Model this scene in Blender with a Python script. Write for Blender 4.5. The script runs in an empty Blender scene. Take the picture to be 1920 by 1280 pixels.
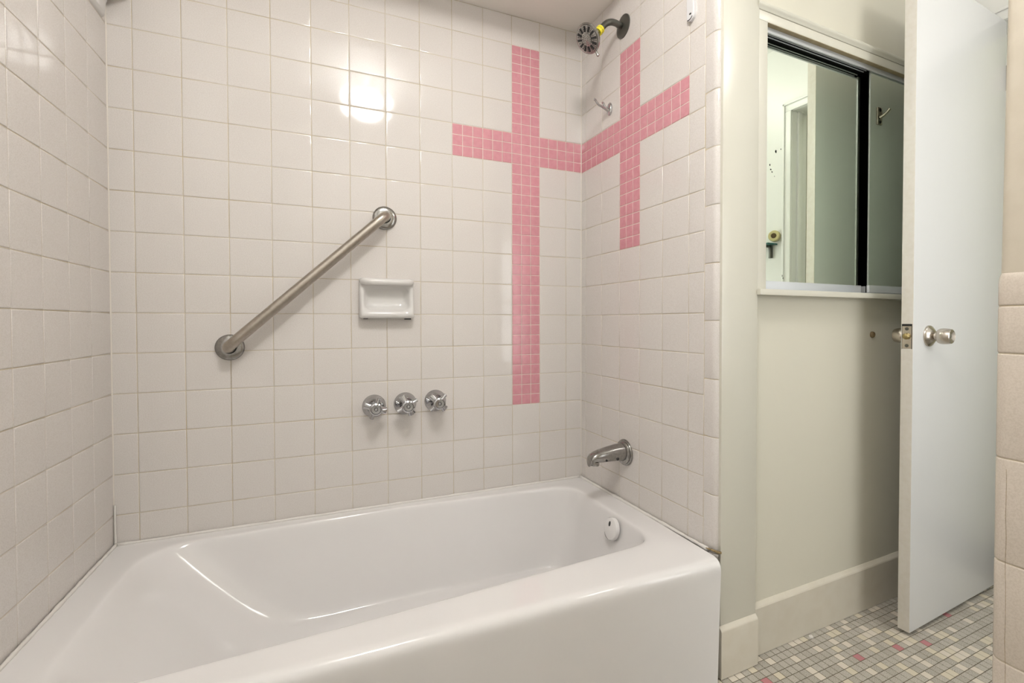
import bpy, bmesh, math, random
from mathutils import Vector, Matrix
R = random.Random(7)
T = 0.1145            # one wall tile with its joint, metres
FZ = -8.702           # floor, in tiles below the datum row
CM = 0.01 / T         # a centimetre in tile units
XL, XR, SR = -0.506, 12.607, -0.0274      # tub alcove walls (the plumbing wall is a little out of square)
SL = 0.033            # vanity wall slope
CEIL, SOFF = 12.43, 9.83
C = bpy.context.scene.collection
sc = bpy.context.scene
PI = math.pi

def M(v):
    return Vector((v[0] * T, v[1] * T, (v[2] - FZ) * T))
def xr(y):
    return XR + SR * y
def W(a, d, z):       # point on the vanity wall: a along, d out of the wall, z up
    return (a, -6.05 + SL * (a - 14.2) - d, z)

# ------------------------------------------------------------------ materials
def mat(name, col, rough=0.4, metal=0.0, spec=0.5, speckle=None, bump=None, emit=None, var=None, coat=0.0):
    m = bpy.data.materials.new(name); m.use_nodes = True
    nt = m.node_tree; b = nt.nodes['Principled BSDF']
    b.inputs['Base Color'].default_value = (*col, 1)
    b.inputs['Roughness'].default_value = rough
    b.inputs['Metallic'].default_value = metal
    b.inputs['Specular IOR Level'].default_value = spec
    b.inputs['Coat Weight'].default_value = coat
    tc = nt.nodes.new('ShaderNodeTexCoord')
    if speckle:       # (scale, dark colour, low, high)
        n = nt.nodes.new('ShaderNodeTexNoise'); n.inputs['Scale'].default_value = speckle[0]; n.inputs['Detail'].default_value = 3
        nt.links.new(tc.outputs['Object'], n.inputs['Vector'])
        r = nt.nodes.new('ShaderNodeValToRGB')
        r.color_ramp.elements[0].position = speckle[2]; r.color_ramp.elements[0].color = (*speckle[1], 1)
        r.color_ramp.elements[1].position = speckle[3]; r.color_ramp.elements[1].color = (*col, 1)
        nt.links.new(n.outputs['Fac'], r.inputs['Fac'])
        nt.links.new(r.outputs['Color'], b.inputs['Base Color'])
    if bump:          # (scale, strength, distance)
        n2 = nt.nodes.new('ShaderNodeTexNoise'); n2.inputs['Scale'].default_value = bump[0]; n2.inputs['Detail'].default_value = 3
        nt.links.new(tc.outputs['Object'], n2.inputs['Vector'])
        bp = nt.nodes.new('ShaderNodeBump'); bp.inputs['Strength'].default_value = bump[1]; bp.inputs['Distance'].default_value = bump[2]
        nt.links.new(n2.outputs['Fac'], bp.inputs['Height'])
        nt.links.new(bp.outputs['Normal'], b.inputs['Normal'])
    if emit:
        b.inputs['Emission Color'].default_value = (*emit[0], 1)
        b.inputs['Emission Strength'].default_value = emit[1]
    return m
m_tile = mat('cream_glazed_tile', (0.715, 0.680, 0.650), 0.075, spec=0.42, speckle=(420, (0.655, 0.615, 0.578), 0.36, 0.60), bump=(9, 0.06, 0.002))
m_tileside = mat('cream_edge_tile', (0.640, 0.570, 0.490), 0.2, speckle=(420, (0.58, 0.51, 0.43), 0.36, 0.60), bump=(9, 0.15, 0.002))
m_pink = mat('pink_mosaic_tile', (0.640, 0.300, 0.340), 0.14, speckle=(60, (0.60, 0.265, 0.305), 0.35, 0.65))
m_grout = mat('cream_grout', (0.62, 0.56, 0.45), 0.8, speckle=(7, (0.52, 0.43, 0.28), 0.35, 0.6))
m_pgrout = mat('pale_mosaic_grout', (0.74, 0.62, 0.58), 0.8)
m_tub = mat('white_enamel', (0.790, 0.772, 0.760), 0.10, bump=(14, 0.10, 0.003), coat=0.3)
m_caulk = mat('white_caulk', (0.76, 0.73, 0.69), 0.45, bump=(120, 0.4, 0.002))
m_stain = mat('brown_stain', (0.36, 0.26, 0.12), 0.8, speckle=(180, (0.14, 0.10, 0.05), 0.35, 0.6))
m_chrome = mat('chrome', (0.50, 0.50, 0.51), 0.06, 1.0)
m_dullchrome = mat('dull_chrome', (0.38, 0.37, 0.355), 0.16, 1.0, speckle=(160, (0.29, 0.28, 0.265), 0.3, 0.7))
m_steel = mat('brushed_steel', (0.46, 0.42, 0.37), 0.28, 1.0, speckle=(90, (0.40, 0.36, 0.31), 0.3, 0.7))
m_nickel = mat('satin_nickel', (0.55, 0.50, 0.44), 0.24, 1.0)
m_dark = mat('dark_grey_metal', (0.13, 0.13, 0.115), 0.32, 0.8)
m_black = mat('black', (0.004, 0.004, 0.004), 0.8, spec=0.05)
m_slot = mat('black_slot', (0.01, 0.01, 0.01), 0.5)
m_wall = mat('cream_paint', (0.690, 0.660, 0.555), 0.32, bump=(60, 0.08, 0.002))
m_pil = mat('cream_gloss_paint', (0.640, 0.620, 0.535), 0.22, bump=(30, 0.10, 0.003))
m_beige = mat('beige_paint', (0.560, 0.505, 0.410), 0.5, bump=(45, 0.25, 0.003), speckle=(25, (0.53, 0.475, 0.38), 0.35, 0.65))
m_white = mat('white_paint', (0.87, 0.87, 0.85), 0.35, bump=(40, 0.06, 0.002))
m_base = mat('baseboard_paint', (0.670, 0.625, 0.530), 0.3, speckle=(22, (0.65, 0.60, 0.50), 0.35, 0.6))
m_door = mat('white_door_paint', (0.785, 0.790, 0.790), 0.24, bump=(18, 0.05, 0.003))
m_dooredge = mat('worn_door_edge', (0.72, 0.69, 0.635), 0.4, speckle=(60, (0.69, 0.655, 0.59), 0.35, 0.6))
m_ceil = mat('ceiling_paint', (0.88, 0.84, 0.78), 0.6, bump=(35, 0.1, 0.003))
m_yellow = mat('pale_yellow_paint', (0.70, 0.70, 0.52), 0.5)
m_ceramic = mat('white_ceramic', (0.70, 0.685, 0.665), 0.08)
m_plastic = mat('white_plastic', (0.70, 0.70, 0.71), 0.25)
m_alu = mat('aluminium', (0.66, 0.68, 0.70), 0.35, 0.45)
m_strip = mat('brown_strip', (0.34, 0.28, 0.17), 0.7, speckle=(30, (0.28, 0.22, 0.12), 0.35, 0.65))  # brown for the strip under the cabinet lintel
m_joint = mat('pale_corner_caulk', (0.70, 0.655, 0.59), 0.5)
m_mirror = mat('mirror_silver', (0.905, 0.97, 0.86), 0.0, 1.0)
m_glassedge = mat('glass_edge', (0.02, 0.12, 0.11), 0.1)
m_paneedge = mat('grey_mirror_edge', (0.30, 0.32, 0.29), 0.4)
m_label = mat('yellow_label', (0.85, 0.75, 0.04), 0.5)
m_ink = mat('black_ink', (0.03, 0.03, 0.02), 0.6)
m_rubber = mat('brown_rubber', (0.16, 0.11, 0.05), 0.6)
m_roll = mat('yellowed_plastic', (0.62, 0.55, 0.28), 0.4)
m_brown = mat('brown_hole', (0.10, 0.06, 0.02), 0.6)
m_brass = mat('dull_brass', (0.42, 0.33, 0.15), 0.3, 0.9)
m_fgrey = mat('grey_mosaic', (0.58, 0.54, 0.475), 0.45, speckle=(700, (0.20, 0.185, 0.15), 0.36, 0.56))
m_fgrey2 = mat('dark_grey_mosaic', (0.53, 0.49, 0.425), 0.45, speckle=(700, (0.16, 0.145, 0.115), 0.36, 0.56))
m_fbeige = mat('beige_mosaic', (0.64, 0.58, 0.455), 0.4)
m_fcream = mat('pale_mosaic', (0.67, 0.61, 0.52), 0.4)
m_fpink = mat('rose_mosaic', (0.48, 0.19, 0.20), 0.4)
m_fgrout = mat('dark_floor_grout', (0.12, 0.10, 0.065), 0.9)
m_fillpane = mat('fill_window_glow', (0.9, 0.9, 0.9), 0.4, emit=((0.97, 0.99, 1.0), 3.2))  # glowing pane of the added fill window
m_glow3 = mat('hall_fill_glow', (0.9, 0.9, 0.88), 0.3, emit=((1.0, 0.98, 0.94), 5))  # glow of the added hallway fill light
m_glow1 = mat('warm_lamp_glass', (0.9, 0.9, 0.88), 0.3, emit=((1.0, 0.975, 0.95), 82))
m_glow2 = mat('white_lamp_glass', (0.9, 0.9, 0.88), 0.3, emit=((1.0, 0.98, 0.94), 17))

# ------------------------------------------------------------------ mesh helpers (tile units in, metres out)
OFF = {}; KEEP = []
def obj(name, bm, mats, parent=None, base=None, smooth=True, sharp=35):
    me = bpy.data.meshes.new(name)
    if not any(k is bm for k in KEEP): bmesh.ops.recalc_face_normals(bm, faces=bm.faces)
    bm.normal_update()
    for f in bm.faces: f.smooth = smooth
    if smooth and sharp:
        for e in bm.edges:
            if len(e.link_faces) == 2 and e.calc_face_angle(0) > math.radians(sharp): e.smooth = False
    off = OFF[parent.name] if parent else M(base) if base is not None else Vector((0, 0, 0))
    for v in bm.verts: v.co = M(v.co) - off
    bm.to_mesh(me); bm.free()
    for m in (mats if isinstance(mats, (list, tuple)) else [mats]): me.materials.append(m)
    o = bpy.data.objects.new(name, me); C.objects.link(o)
    if parent: o.parent = parent
    else: o.location = off
    OFF[o.name] = off
    return o
def tag(o, label, cat, group=None, kind=None):
    o['label'] = label; o['category'] = cat
    if group: o['group'] = group
    if kind: o['kind'] = kind
    return o
def thing(name, label, cat, base, group=None, kind=None):
    o = bpy.data.objects.new(name, None); C.objects.link(o)
    o.location = M(base); o.empty_display_size = 0.05; OFF[o.name] = M(base)
    return tag(o, label, cat, group, kind)
def struct(o, label, cat):
    return tag(o, label, cat, kind='structure')
def B(): return bmesh.new()
def quad(bm, pts, mi=0):
    f = bm.faces.new([bm.verts.new(p) for p in pts]); f.material_index = mi; return f
def hexa(bm, P, mi=0):    # P: 8 points, bottom ring then top ring
    v = [bm.verts.new(p) for p in P]; fs = []
    for idx in ((0, 3, 2, 1), (4, 5, 6, 7), (0, 1, 5, 4), (1, 2, 6, 5), (2, 3, 7, 6), (3, 0, 4, 7)):
        f = bm.faces.new([v[i] for i in idx]); f.material_index = mi; fs.append(f)
    return fs
def box(bm, lo, hi, mi=0, bev=0):
    (a, b, c), (d, e, f) = lo, hi
    fs = hexa(bm, [(a, b, c), (d, b, c), (d, e, c), (a, e, c), (a, b, f), (d, b, f), (d, e, f), (a, e, f)], mi)
    if bev: bevel(bm, fs, bev)
    return fs
def bevel(bm, fs, w, seg=2):
    es = list({e for f in fs for e in f.edges})
    bmesh.ops.bevel(bm, geom=es, offset=w, segments=seg, affect='EDGES', profile=0.6)
def wbox(bm, a0, a1, d0, d1, z0, z1, mi=0, bev=0):   # box on the vanity wall
    fs = hexa(bm, [W(a0, d0, z0), W(a1, d0, z0), W(a1, d1, z0), W(a0, d1, z0), W(a0, d0, z1), W(a1, d0, z1), W(a1, d1, z1), W(a0, d1, z1)], mi)
    if bev: bevel(bm, fs, bev)
    return fs
def frame_of(axis):
    n = Vector(axis).normalized(); h = Vector((0, 0, 1)) if abs(n.z) < 0.9 else Vector((0, 1, 0))
    u = h.cross(n).normalized(); return u, n.cross(u), n
def lathe(bm, o, axis, prof, n=32, mi=0, sc2=(1, 1), cap0=True, cap1=True):   # prof: (radius, height along axis)
    u, v, w = frame_of(axis); o = Vector(o); rings = []
    for r, h in prof:
        rings.append([bm.verts.new(o + w * h + (u * math.cos(2 * PI * i / n) * sc2[0] + v * math.sin(2 * PI * i / n) * sc2[1]) * r) for i in range(n)])
    for k in range(len(rings) - 1):
        for i in range(n):
            f = bm.faces.new((rings[k][i], rings[k][(i + 1) % n], rings[k + 1][(i + 1) % n], rings[k + 1][i])); f.material_index = mi
    if cap0: bm.faces.new(rings[0][::-1]).material_index = mi
    if cap1: bm.faces.new(rings[-1]).material_index = mi
def tube(bm, pts, rad, n=20, mi=0, cap=True, flat=None):
    pts = [Vector(p) for p in pts]; N = len(pts)
    rad = rad if isinstance(rad, (list, tuple)) else [rad] * N
    tg = [(pts[min(i + 1, N - 1)] - pts[max(i - 1, 0)]).normalized() for i in range(N)]
    u = frame_of(tg[0])[0]; rings = []
    for i in range(N):
        u = (u - tg[i] * u.dot(tg[i])).normalized(); v = tg[i].cross(u)
        fl = flat[i] if flat else 1
        rings.append([bm.verts.new(pts[i] + (u * math.cos(2 * PI * k / n) + v * math.sin(2 * PI * k / n) * fl) * rad[i]) for k in range(n)])
    for i in range(N - 1):
        for k in range(n):
            bm.faces.new((rings[i][k], rings[i][(k + 1) % n], rings[i + 1][(k + 1) % n], rings[i + 1][k])).material_index = mi
    if cap:
        bm.faces.new(rings[0][::-1]).material_index = mi; bm.faces.new(rings[-1]).material_index = mi
def bez(p0, p1, p2, n=8):
    p0, p1, p2 = Vector(p0), Vector(p1), Vector(p2)
    return [p0 * (1 - t) ** 2 + p1 * 2 * t * (1 - t) + p2 * t * t for t in [i / n for i in range(n + 1)]]

# ------------------------------------------------------------------ glazed tiles
H = 0.010
def tile(bm, P, u0, u1, v0, v1, g=0.0075, mi=0, tilt=0.0016, soft=1.0):
    a, b, c0 = R.gauss(0, tilt), R.gauss(0, tilt), R.gauss(0, 0.0006)
    uc, vc = (u0 + u1) / 2, (v0 + v1) / 2; rings = []
    for ins, d in ((g, -H), (g + 0.004 * soft, -0.35 * H), (g + 0.012 * soft, -0.06 * H), (g + 0.030 * soft, 0.0)):
        w0, w1, z0, z1 = u0 + ins, u1 - ins, v0 + ins, v1 - ins
        if w1 - w0 < 0.004 or z1 - z0 < 0.004: break
        rings.append([bm.verts.new(P(u, v, d + (a * (u - uc) + b * (v - vc) + c0 if d > -H else 0))) for u, v in ((w0, z0), (w1, z0), (w1, z1), (w0, z1))])
    for k in range(len(rings) - 1):
        for i in range(4):
            bm.faces.new((rings[k][i], rings[k][(i + 1) % 4], rings[k + 1][(i + 1) % 4], rings[k + 1][i])).material_index = mi
    if rings: bm.faces.new(rings[-1]).material_index = mi
def tiled(bm, P, us, vs, pink=lambda u, v: False):
    for i in range(len(us) - 1):
        for k in range(len(vs) - 1):
            u0, u1, v0, v1 = us[i], us[i + 1], vs[k], vs[k + 1]
            if pink((u0 + u1) / 2, (v0 + v1) / 2):
                nu = max(1, round((u1 - u0) * 3)); nv = max(1, round((v1 - v0) * 3))
                bm.faces.new([bm.verts.new(P(u, v, -0.0085)) for u, v in ((u0, v0), (u1, v0), (u1, v1), (u0, v1))]).material_index = 3
                for p in range(nu):
                    for q in range(nv):
                        tile(bm, P, u0 + (u1 - u0) * p / nu, u0 + (u1 - u0) * (p + 1) / nu, v0 + (v1 - v0) * q / nv, v0 + (v1 - v0) * (q + 1) / nv, 0.0095, 1, 0.006, 0.6)
            else: tile(bm, P, u0, u1, v0, v1)
TM = [m_tile, m_pink, m_grout, m_pgrout, m_wall, m_joint, m_stain]
vs = [-8.7, -8, -7, -6, -5, -4, -3, -2, -1, 0, 1, 2, 3, 4, 5, 6, 7, 8, 8.88, SOFF]
# back wall
bm = B(); KEEP.append(bm)
PB = lambda u, v, d: (u, -d, v)
tiled(bm, PB, [XL] + list(range(0, 13)) + [XR], vs, lambda u, v: (10 < u < 11 and -3 < v < 8.9) or (5 < v < 6 and u > 8))
box(bm, (XL - 1, H, FZ), (XR + 0.95, 1.0, CEIL), 2)
for a0_, a1_, hh in ((5.32, 5.55, 0.0030), (5.80, 6.35, 0.0022), (6.40, 6.85, 0.0035), (6.9, 7.3, 0.0022)):   # dark grout under the handles
    quad(bm, [(a0_, 0.0035, -3.001 - hh), (a1_, 0.0035, -3.001 - hh), (a1_, 0.0035, -3.001 + hh), (a0_, 0.0035, -3.001 + hh)], 6)
for z0_, z1_, ww in ((-1.24, -1.6, 0.004), (-1.6, -2.0, 0.003), (-2.0, -2.85, 0.002)):                     # drip stain under the grab bar
    quad(bm, [(2.0 - ww, 0.0035, z0_), (2.0 + ww, 0.0035, z0_), (2.0 + ww, 0.0035, z1_), (2.0 - ww, 0.0035, z1_)], 6)
for cx_, sg in ((XL, 1), (XR, -1)):
    quad(bm, [(cx_ - sg * 0.002, -0.022, -8.7), (cx_ + sg * 0.022, 0.002, -8.7), (cx_ + sg * 0.022, 0.002, SOFF), (cx_ - sg * 0.002, -0.022, SOFF)], 5)
struct(obj('wall_back', bm, TM, sharp=60), 'cream tiled wall behind the bathtub with a pink mosaic cross', 'wall')
# right (plumbing) wall
bm = B(); KEEP.append(bm)
PR = lambda u, v, d: (xr(-u) - d, -u, v)
vr = [v - 0.02 if abs(v) < 8.5 else v for v in vs]; vr[0] = -8.7
tiled(bm, PR, [0.0, 0.313, 1.313, 2.313, 3.313, 4.313, 5.313, 5.848], vr, lambda u, v: (2.313 < u < 3.313 and 2 < v < 7.95) or (5 < v < 6 and u < 5.3))
hexa(bm, [(xr(0) + H, 0, FZ), (xr(-5.85) + H, -5.85, FZ), (13.5, -5.85, FZ), (13.5, 0, FZ), (xr(0) + H, 0, CEIL), (xr(-5.85) + H, -5.85, CEIL), (13.5, -5.85, CEIL), (13.5, 0, CEIL)], 2)
hexa(bm, [(xr(-2) - 0.002, -2, SOFF + 0.01), (xr(-5.86) - 0.002, -5.86, SOFF + 0.01), (13.4, -5.86, SOFF + 0.01), (13.4, -2, SOFF + 0.01), (xr(-2) - 0.002, -2, CEIL), (xr(-5.86) - 0.002, -5.86, CEIL), (13.4, -5.86, CEIL), (13.4, -2, CEIL)], 4)
# rounded edge tiles running up the free end of this wall
x0 = xr(-5.848); prof = [(x0, -5.848), (xr(-6.0), -6.0), (xr(-6.10), -6.10)]
cx, cy, rr = xr(-6.10) + 0.19, -6.10, 0.19
prof += [(cx - rr * math.cos(t), cy - rr * math.sin(t)) for t in [PI / 2 * i / 8 for i in range(1, 9)]] + [(cx + 0.02, cy - rr)]
zs = [-8.7, -7.2, -5.79, -4.388, -3.005, -1.611, -0.209, 1.166, 2.546, 3.919, 5.261, 6.608, 7.95, 9.3, 10.65, CEIL]
for z0, z1 in zip(zs[:-1], zs[1:]):
    tl = R.gauss(0, 0.004)
    rows = [(z0 + 0.008, 0.010), (z0 + 0.012, 0.0035), (z0 + 0.026, 0), (z1 - 0.026, 0), (z1 - 0.012, 0.0035), (z1 - 0.008, 0.010)]
    g = []
    for z, dn in rows:
        rw = []
        for k, (x, y) in enumerate(prof):
            nx, ny = (1, 0) if k < 3 else (math.cos(min(k - 2, 8) * PI / 16), math.sin(min(k - 2, 8) * PI / 16))
            dd = dn + tl * 0.3 + (0.010 if k == 0 else 0)
            rw.append(bm.verts.new((x + nx * dd + (0.0 if k else 0), y + ny * dd - (0.008 if k == 0 else 0), z)))
        g.append(rw)
    for i in range(len(g) - 1):
        for k in range(len(prof) - 1):
            bm.faces.new((g[i][k], g[i + 1][k], g[i + 1][k + 1], g[i][k + 1])).material_index = 0
# backing behind the rounded tiles
g0 = [bm.verts.new((x + 0.011 * (1 if k < 3 else math.cos(min(k - 2, 8) * PI / 16)), y + 0.011 * (0 if k < 3 else math.sin(min(k - 2, 8) * PI / 16)), FZ)) for k, (x, y) in enumerate(prof)]
g1 = [bm.verts.new((v.co.x, v.co.y, CEIL)) for v in g0]
for k in range(len(g0) - 1): bm.faces.new((g0[k], g1[k], g1[k + 1], g0[k + 1])).material_index = 2
bm.normal_update()
struct(obj('wall_right', bm, TM, sharp=60), 'cream tiled wall carrying the shower head and tub spout', 'wall')
# left wall
bm = B(); KEEP.append(bm)
PL = lambda u, v, d: (XL + d, -u, v)
tiled(bm, PL, [0.0, 0.04, 1.038, 2.038, 3.038, 4.038, 5.038, 6.038, 6.5][0:1] + [1.038, 2.038, 3.038, 4.038, 5.038, 6.038, 6.5], vs)
box(bm, (XL - 1, -6.5, FZ), (XL - H, H, CEIL), 2); box(bm, (XL - 0.5, -6.5, SOFF + 0.01), (XL + 0.002, -0.5, CEIL), 4)
struct(obj('wall_left', bm, TM, sharp=60), 'cream tiled wall at the sloping end of the bathtub', 'wall')

# ------------------------------------------------------------------ room shell
bm = B(); box(bm, (XL - 1, -21, FZ), (XL - 0.02, -6.5, CEIL)); box(bm, (XL - 1, -21, FZ), (27.5, -20, CEIL))
struct(obj('wall_front', bm, m_white, smooth=False), 'white painted wall of the bathroom behind the viewpoint', 'wall')
WX0, WX1, WZ0, WZ1 = 15.2, 22.8, -3.5, 6.0  # unseen window added as soft fill for the door and mirror side
bm = B()
for z in (WZ0, (WZ0 + WZ1) / 2, WZ1): box(bm, (WX0 - 0.3, -20.0, z - 0.25), (WX1 + 0.3, -19.75, z + 0.25), 0, 0.04)
for x in (WX0, WX1): box(bm, (x - 0.25, -20.0, WZ0 - 0.2), (x + 0.25, -19.76, WZ1 + 0.2), 0, 0.04)
box(bm, (WX0 - 0.6, -20.0, WZ0 - 0.5), (WX1 + 0.6, -19.4, WZ0 - 0.25), 0, 0.04)
wn = struct(obj('fill_window_1', bm, m_white, base=((WX0 + WX1) / 2, -20, WZ0)), 'added window-shaped fill light on the wall behind the viewpoint', 'window')
bm = B(); box(bm, (WX0, -19.95, WZ0), (WX1, -19.9, WZ1)); obj('fill_window_pane', bm, m_fillpane, wn, smooth=False)
bm = B(); box(bm, (XL - 1, -21, CEIL), (27.5, 1, CEIL + 0.6))
struct(obj('ceiling', bm, m_white, smooth=False), 'white painted main ceiling of the bathroom', 'ceiling')
bm = B(); box(bm, (XL - 0.02, -3.6, SOFF), (12.70, 0.0, CEIL - 0.005))  # unseen front edge set by the light wanted on the top tiles
struct(obj('ceiling_soffit', bm, m_ceil, smooth=False), 'lowered cream ceiling over the bathtub', 'ceiling')
# floor mosaic
bm = B(); KEEP.append(bm)
box(bm, (XL - 1, -21, FZ - 0.6), (27.5, 1, FZ - 0.006), 5)
p = 0.2165; ox, oy = 17.885, -7.392
pinks = {(0, 0), (4, -1), (-6, 1), (-19, 3), (13, 1)}
def cell(i, k):
    if (i, k) in pinks: return 4
    if i < -30 and R.random() < 0.015: return 4
    q = R.random(); return 0 if q < 0.5 else 1 if q < 0.76 else 2 if q < 0.88 else 3
for i in range(-86, 32):
    for k in range(-62, 21):
        x, y = ox + i * p, oy + k * p - (i * p) * 0.0 + SL * i * p
        mi = cell(i, k); g = 0.0140; h = p / 2 - g; z = FZ + R.uniform(-0.001, 0.0015)
        if x > 24.05 or x < XL or y < -19.9 or y > -5.95 or (x < 12.9 and y > -6.45): continue
        t = [bm.verts.new((x + a * h, y + b * h + SL * a * h, z)) for a, b in ((-1, -1), (1, -1), (1, 1), (-1, 1))]
        e = [bm.verts.new((x + a * (h + .006), y + b * (h + .006) + SL * a * h, FZ - 0.006)) for a, b in ((-1, -1), (1, -1), (1, 1), (-1, 1))]
        bm.faces.new(t).material_index = mi
        for q in range(4): bm.faces.new((e[q], e[(q + 1) % 4], t[(q + 1) % 4], t[q])).material_index = mi
struct(obj('floor', bm, [m_fgrey, m_fgrey2, m_fbeige, m_fcream, m_fpink, m_fgrout], smooth=False), 'mosaic floor of small grey and beige tiles with a few pink ones', 'floor')

# pillar strip at the end of the tub wall
bm = B(); wbox(bm, 12.86, 14.05, -0.3, 0.24, FZ, CEIL, 0, 0.03)
struct(obj('wall_pillar', bm, m_pil), 'narrow cream painted strip of wall between the tub tiles and the mirror cabinet', 'wall')
# vanity wall with the cabinet opening
bm = B()
wbox(bm, 14.0, 24.6, -1.0, 0, FZ, 0.45); wbox(bm, 14.0, 24.6, -1.0, 0, 7.15, CEIL); wbox(bm, 14.0, 14.36, -1.0, 0, 0.45, 7.15); wbox(bm, 22.9, 24.6, -1.0, 0, 0.45, 7.15)
struct(obj('wall_vanity', bm, m_wall, smooth=False), 'cream painted wall below and around the recessed mirror cabinet', 'wall')
# doorway wall
bm = B(); X0, X1 = 24.1, 25.1
box(bm, (X0, -6.45, FZ), (X1, -3.2, CEIL)); box(bm, (X0, -20, FZ), (X1, -11.62, CEIL)); box(bm, (X0, -11.62, 9.28), (X1, -6.45, CEIL))
struct(obj('wall_doorway', bm, m_yellow if False else m_white, smooth=False), 'white painted wall holding the doorway', 'wall')
bm = B(); box(bm, (26.9, -20, FZ), (27.5, -3.2, CEIL)); box(bm, (25.1, -3.4, FZ), (27.5, -3.0, CEIL))
struct(obj('wall_hall', bm, m_yellow, smooth=False), 'pale wall of the hallway beyond the doorway', 'wall')
# door casing
bm = B()
def casing(y0, y1, z0, z1):
    box(bm, (X0 - 0.10, y0, z0), (X0, y1, z1), 0, 0.02)
casing(-11.99, -11.62, FZ, 9.28); casing(-6.45, -6.10, FZ, 9.28); casing(-11.99, -6.10, 9.28, 9.66)
box(bm, (X0 - 0.16, -11.99, FZ), (X0 - 0.0, -11.90, 9.66), 0, 0.02); box(bm, (X0 - 0.16, -11.99, 9.57), (X0, -6.10, 9.66), 0, 0.02)
box(bm, (X0 - 0.02, -11.64, FZ), (X1 + 0.02, -11.60, 9.28)); box(bm, (X0 + 0.32, -11.6, FZ), (X0 + 0.62, -11.50, 9.28), 0, 0.02)
box(bm, (X0 - 0.02, -11.62, 9.26), (X1 + 0.02, -6.45, 9.30)); box(bm, (X0 - .02, -6.47, FZ), (X1 + 0.02, -6.43, 9.28))
struct(obj('trim_1', bm, m_white), 'white moulded casing around the doorway', 'door casing')

# partition in front with a tiled wainscot
bm = B(); KEEP.append(bm)
PX, PYE, PR_ = 12.82, -11.36, 0.16
prof = [(PX, -20.0), (PX, -12.6), (PX, PYE - PR_)] + [(PX + PR_ - PR_ * math.cos(t), PYE - PR_ + PR_ * math.sin(t)) for t in [PI / 2 * i / 8 for i in range(1, 9)]] + [(13.7, PYE)]
def wrap(z0, z1, off, mi, rows):
    g = []
    for z, dn in rows:
        rw = []
        for k, (x, y) in enumerate(prof):
            a = 0 if k < 3 else min(k - 2, 8) * PI / 16
            rw.append(bm.verts.new((x + math.cos(a) * (off + dn), y - math.sin(a) * (off + dn), z)))
        g.append(rw)
    for i in range(len(g) - 1):
        for k in range(len(prof) - 1): bm.faces.new((g[i][k], g[i][k + 1], g[i + 1][k + 1], g[i + 1][k])).material_index = mi
for z0, z1 in ((FZ, -7.7), (-7.7, -6.30), (-6.30, -4.92), (-4.92, -3.54), (-3.54, -2.11), (-2.11, -0.67), (-0.67, -0.02)):
    wrap(z0, z1, 0, 0, [(z0 + 0.006, 0.012), (z0 + 0.012, 0.004), (z0 + 0.03, 0), (z1 - 0.03, 0), (z1 - 0.012, 0.004), (z1 - 0.006, 0.012)])
wrap(0, 0, 0, 0, [(-0.014, 0.012), (-0.008, 0.004), (0.01, 0), (0.30, 0), (0.36, 0.006), (0.41, 0.018), (0.44, 0.035), (0.45, 0.06)])
wrap(0, 0, 0.011, 1, [(FZ, 0), (0.36, 0)])
wrap(0, 0, 0.028, 2, [(0.36, 0), (CEIL, 0.085)])
box(bm, (13.70, -20, FZ), (13.78, PYE, CEIL), 2)
# hairline crack in the edge tiles
cr = [(-11.530, -2.25), (-11.534, -2.5), (-11.529, -2.9), (-11.540, -3.2), (-11.533, -3.6), (-11.541, -3.85), (-11.545, -4.3), (-11.541, -4.6), (-11.552, -5.0), (-11.55, -5.6)]
for (ya, za), (yb, zb) in zip(cr[:-1], cr[1:]):
    quad(bm, [(PX - 0.0012, ya - 0.0022, za), (PX - 0.0012, ya + 0.0022, za), (PX - 0.0012, yb + 0.0022, zb), (PX - 0.0012, yb - 0.0022, zb)], 3)
bm.normal_update()
struct(obj('wall_partition', bm, [m_tileside, m_grout, m_beige, m_stain], sharp=60), 'beige partition end with cream tiled lower half and a rounded tile cap', 'wall')

# baseboards
def skirt(name, a0, a1, d0, d1, top, label, end=False):
    bm = B(); z = FZ + 0.012
    pr = [(d0, z), (d1, z), (d1, top - 0.10), (d1 - 0.015, top - 0.07), (d0 + 0.02, top), (d0, top)]
    A = [bm.verts.new(W(a0, d, zz)) for d, zz in pr]; Bv = [bm.verts.new(W(a1, d, zz)) for d, zz in pr]
    n = len(pr)
    for i in range(n): bm.faces.new((A[i], A[(i + 1) % n], Bv[(i + 1) % n], Bv[i]))
    bm.faces.new(A[::-1]); bm.faces.new(Bv)
    if end: bevel(bm, list(bm.faces), 0.008, 1)
    struct(obj(name, bm, m_base, sharp=20), label, 'baseboard')
skirt('baseboard_vanity', 14.05, 24.0, 0.0, 0.12, -7.39, 'long cream baseboard under the mirror cabinet wall')
skirt('baseboard_pillar', 12.80, 14.03, 0.24, 0.345, -7.46, 'short cream baseboard block beside the bathtub apron', True)

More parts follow.
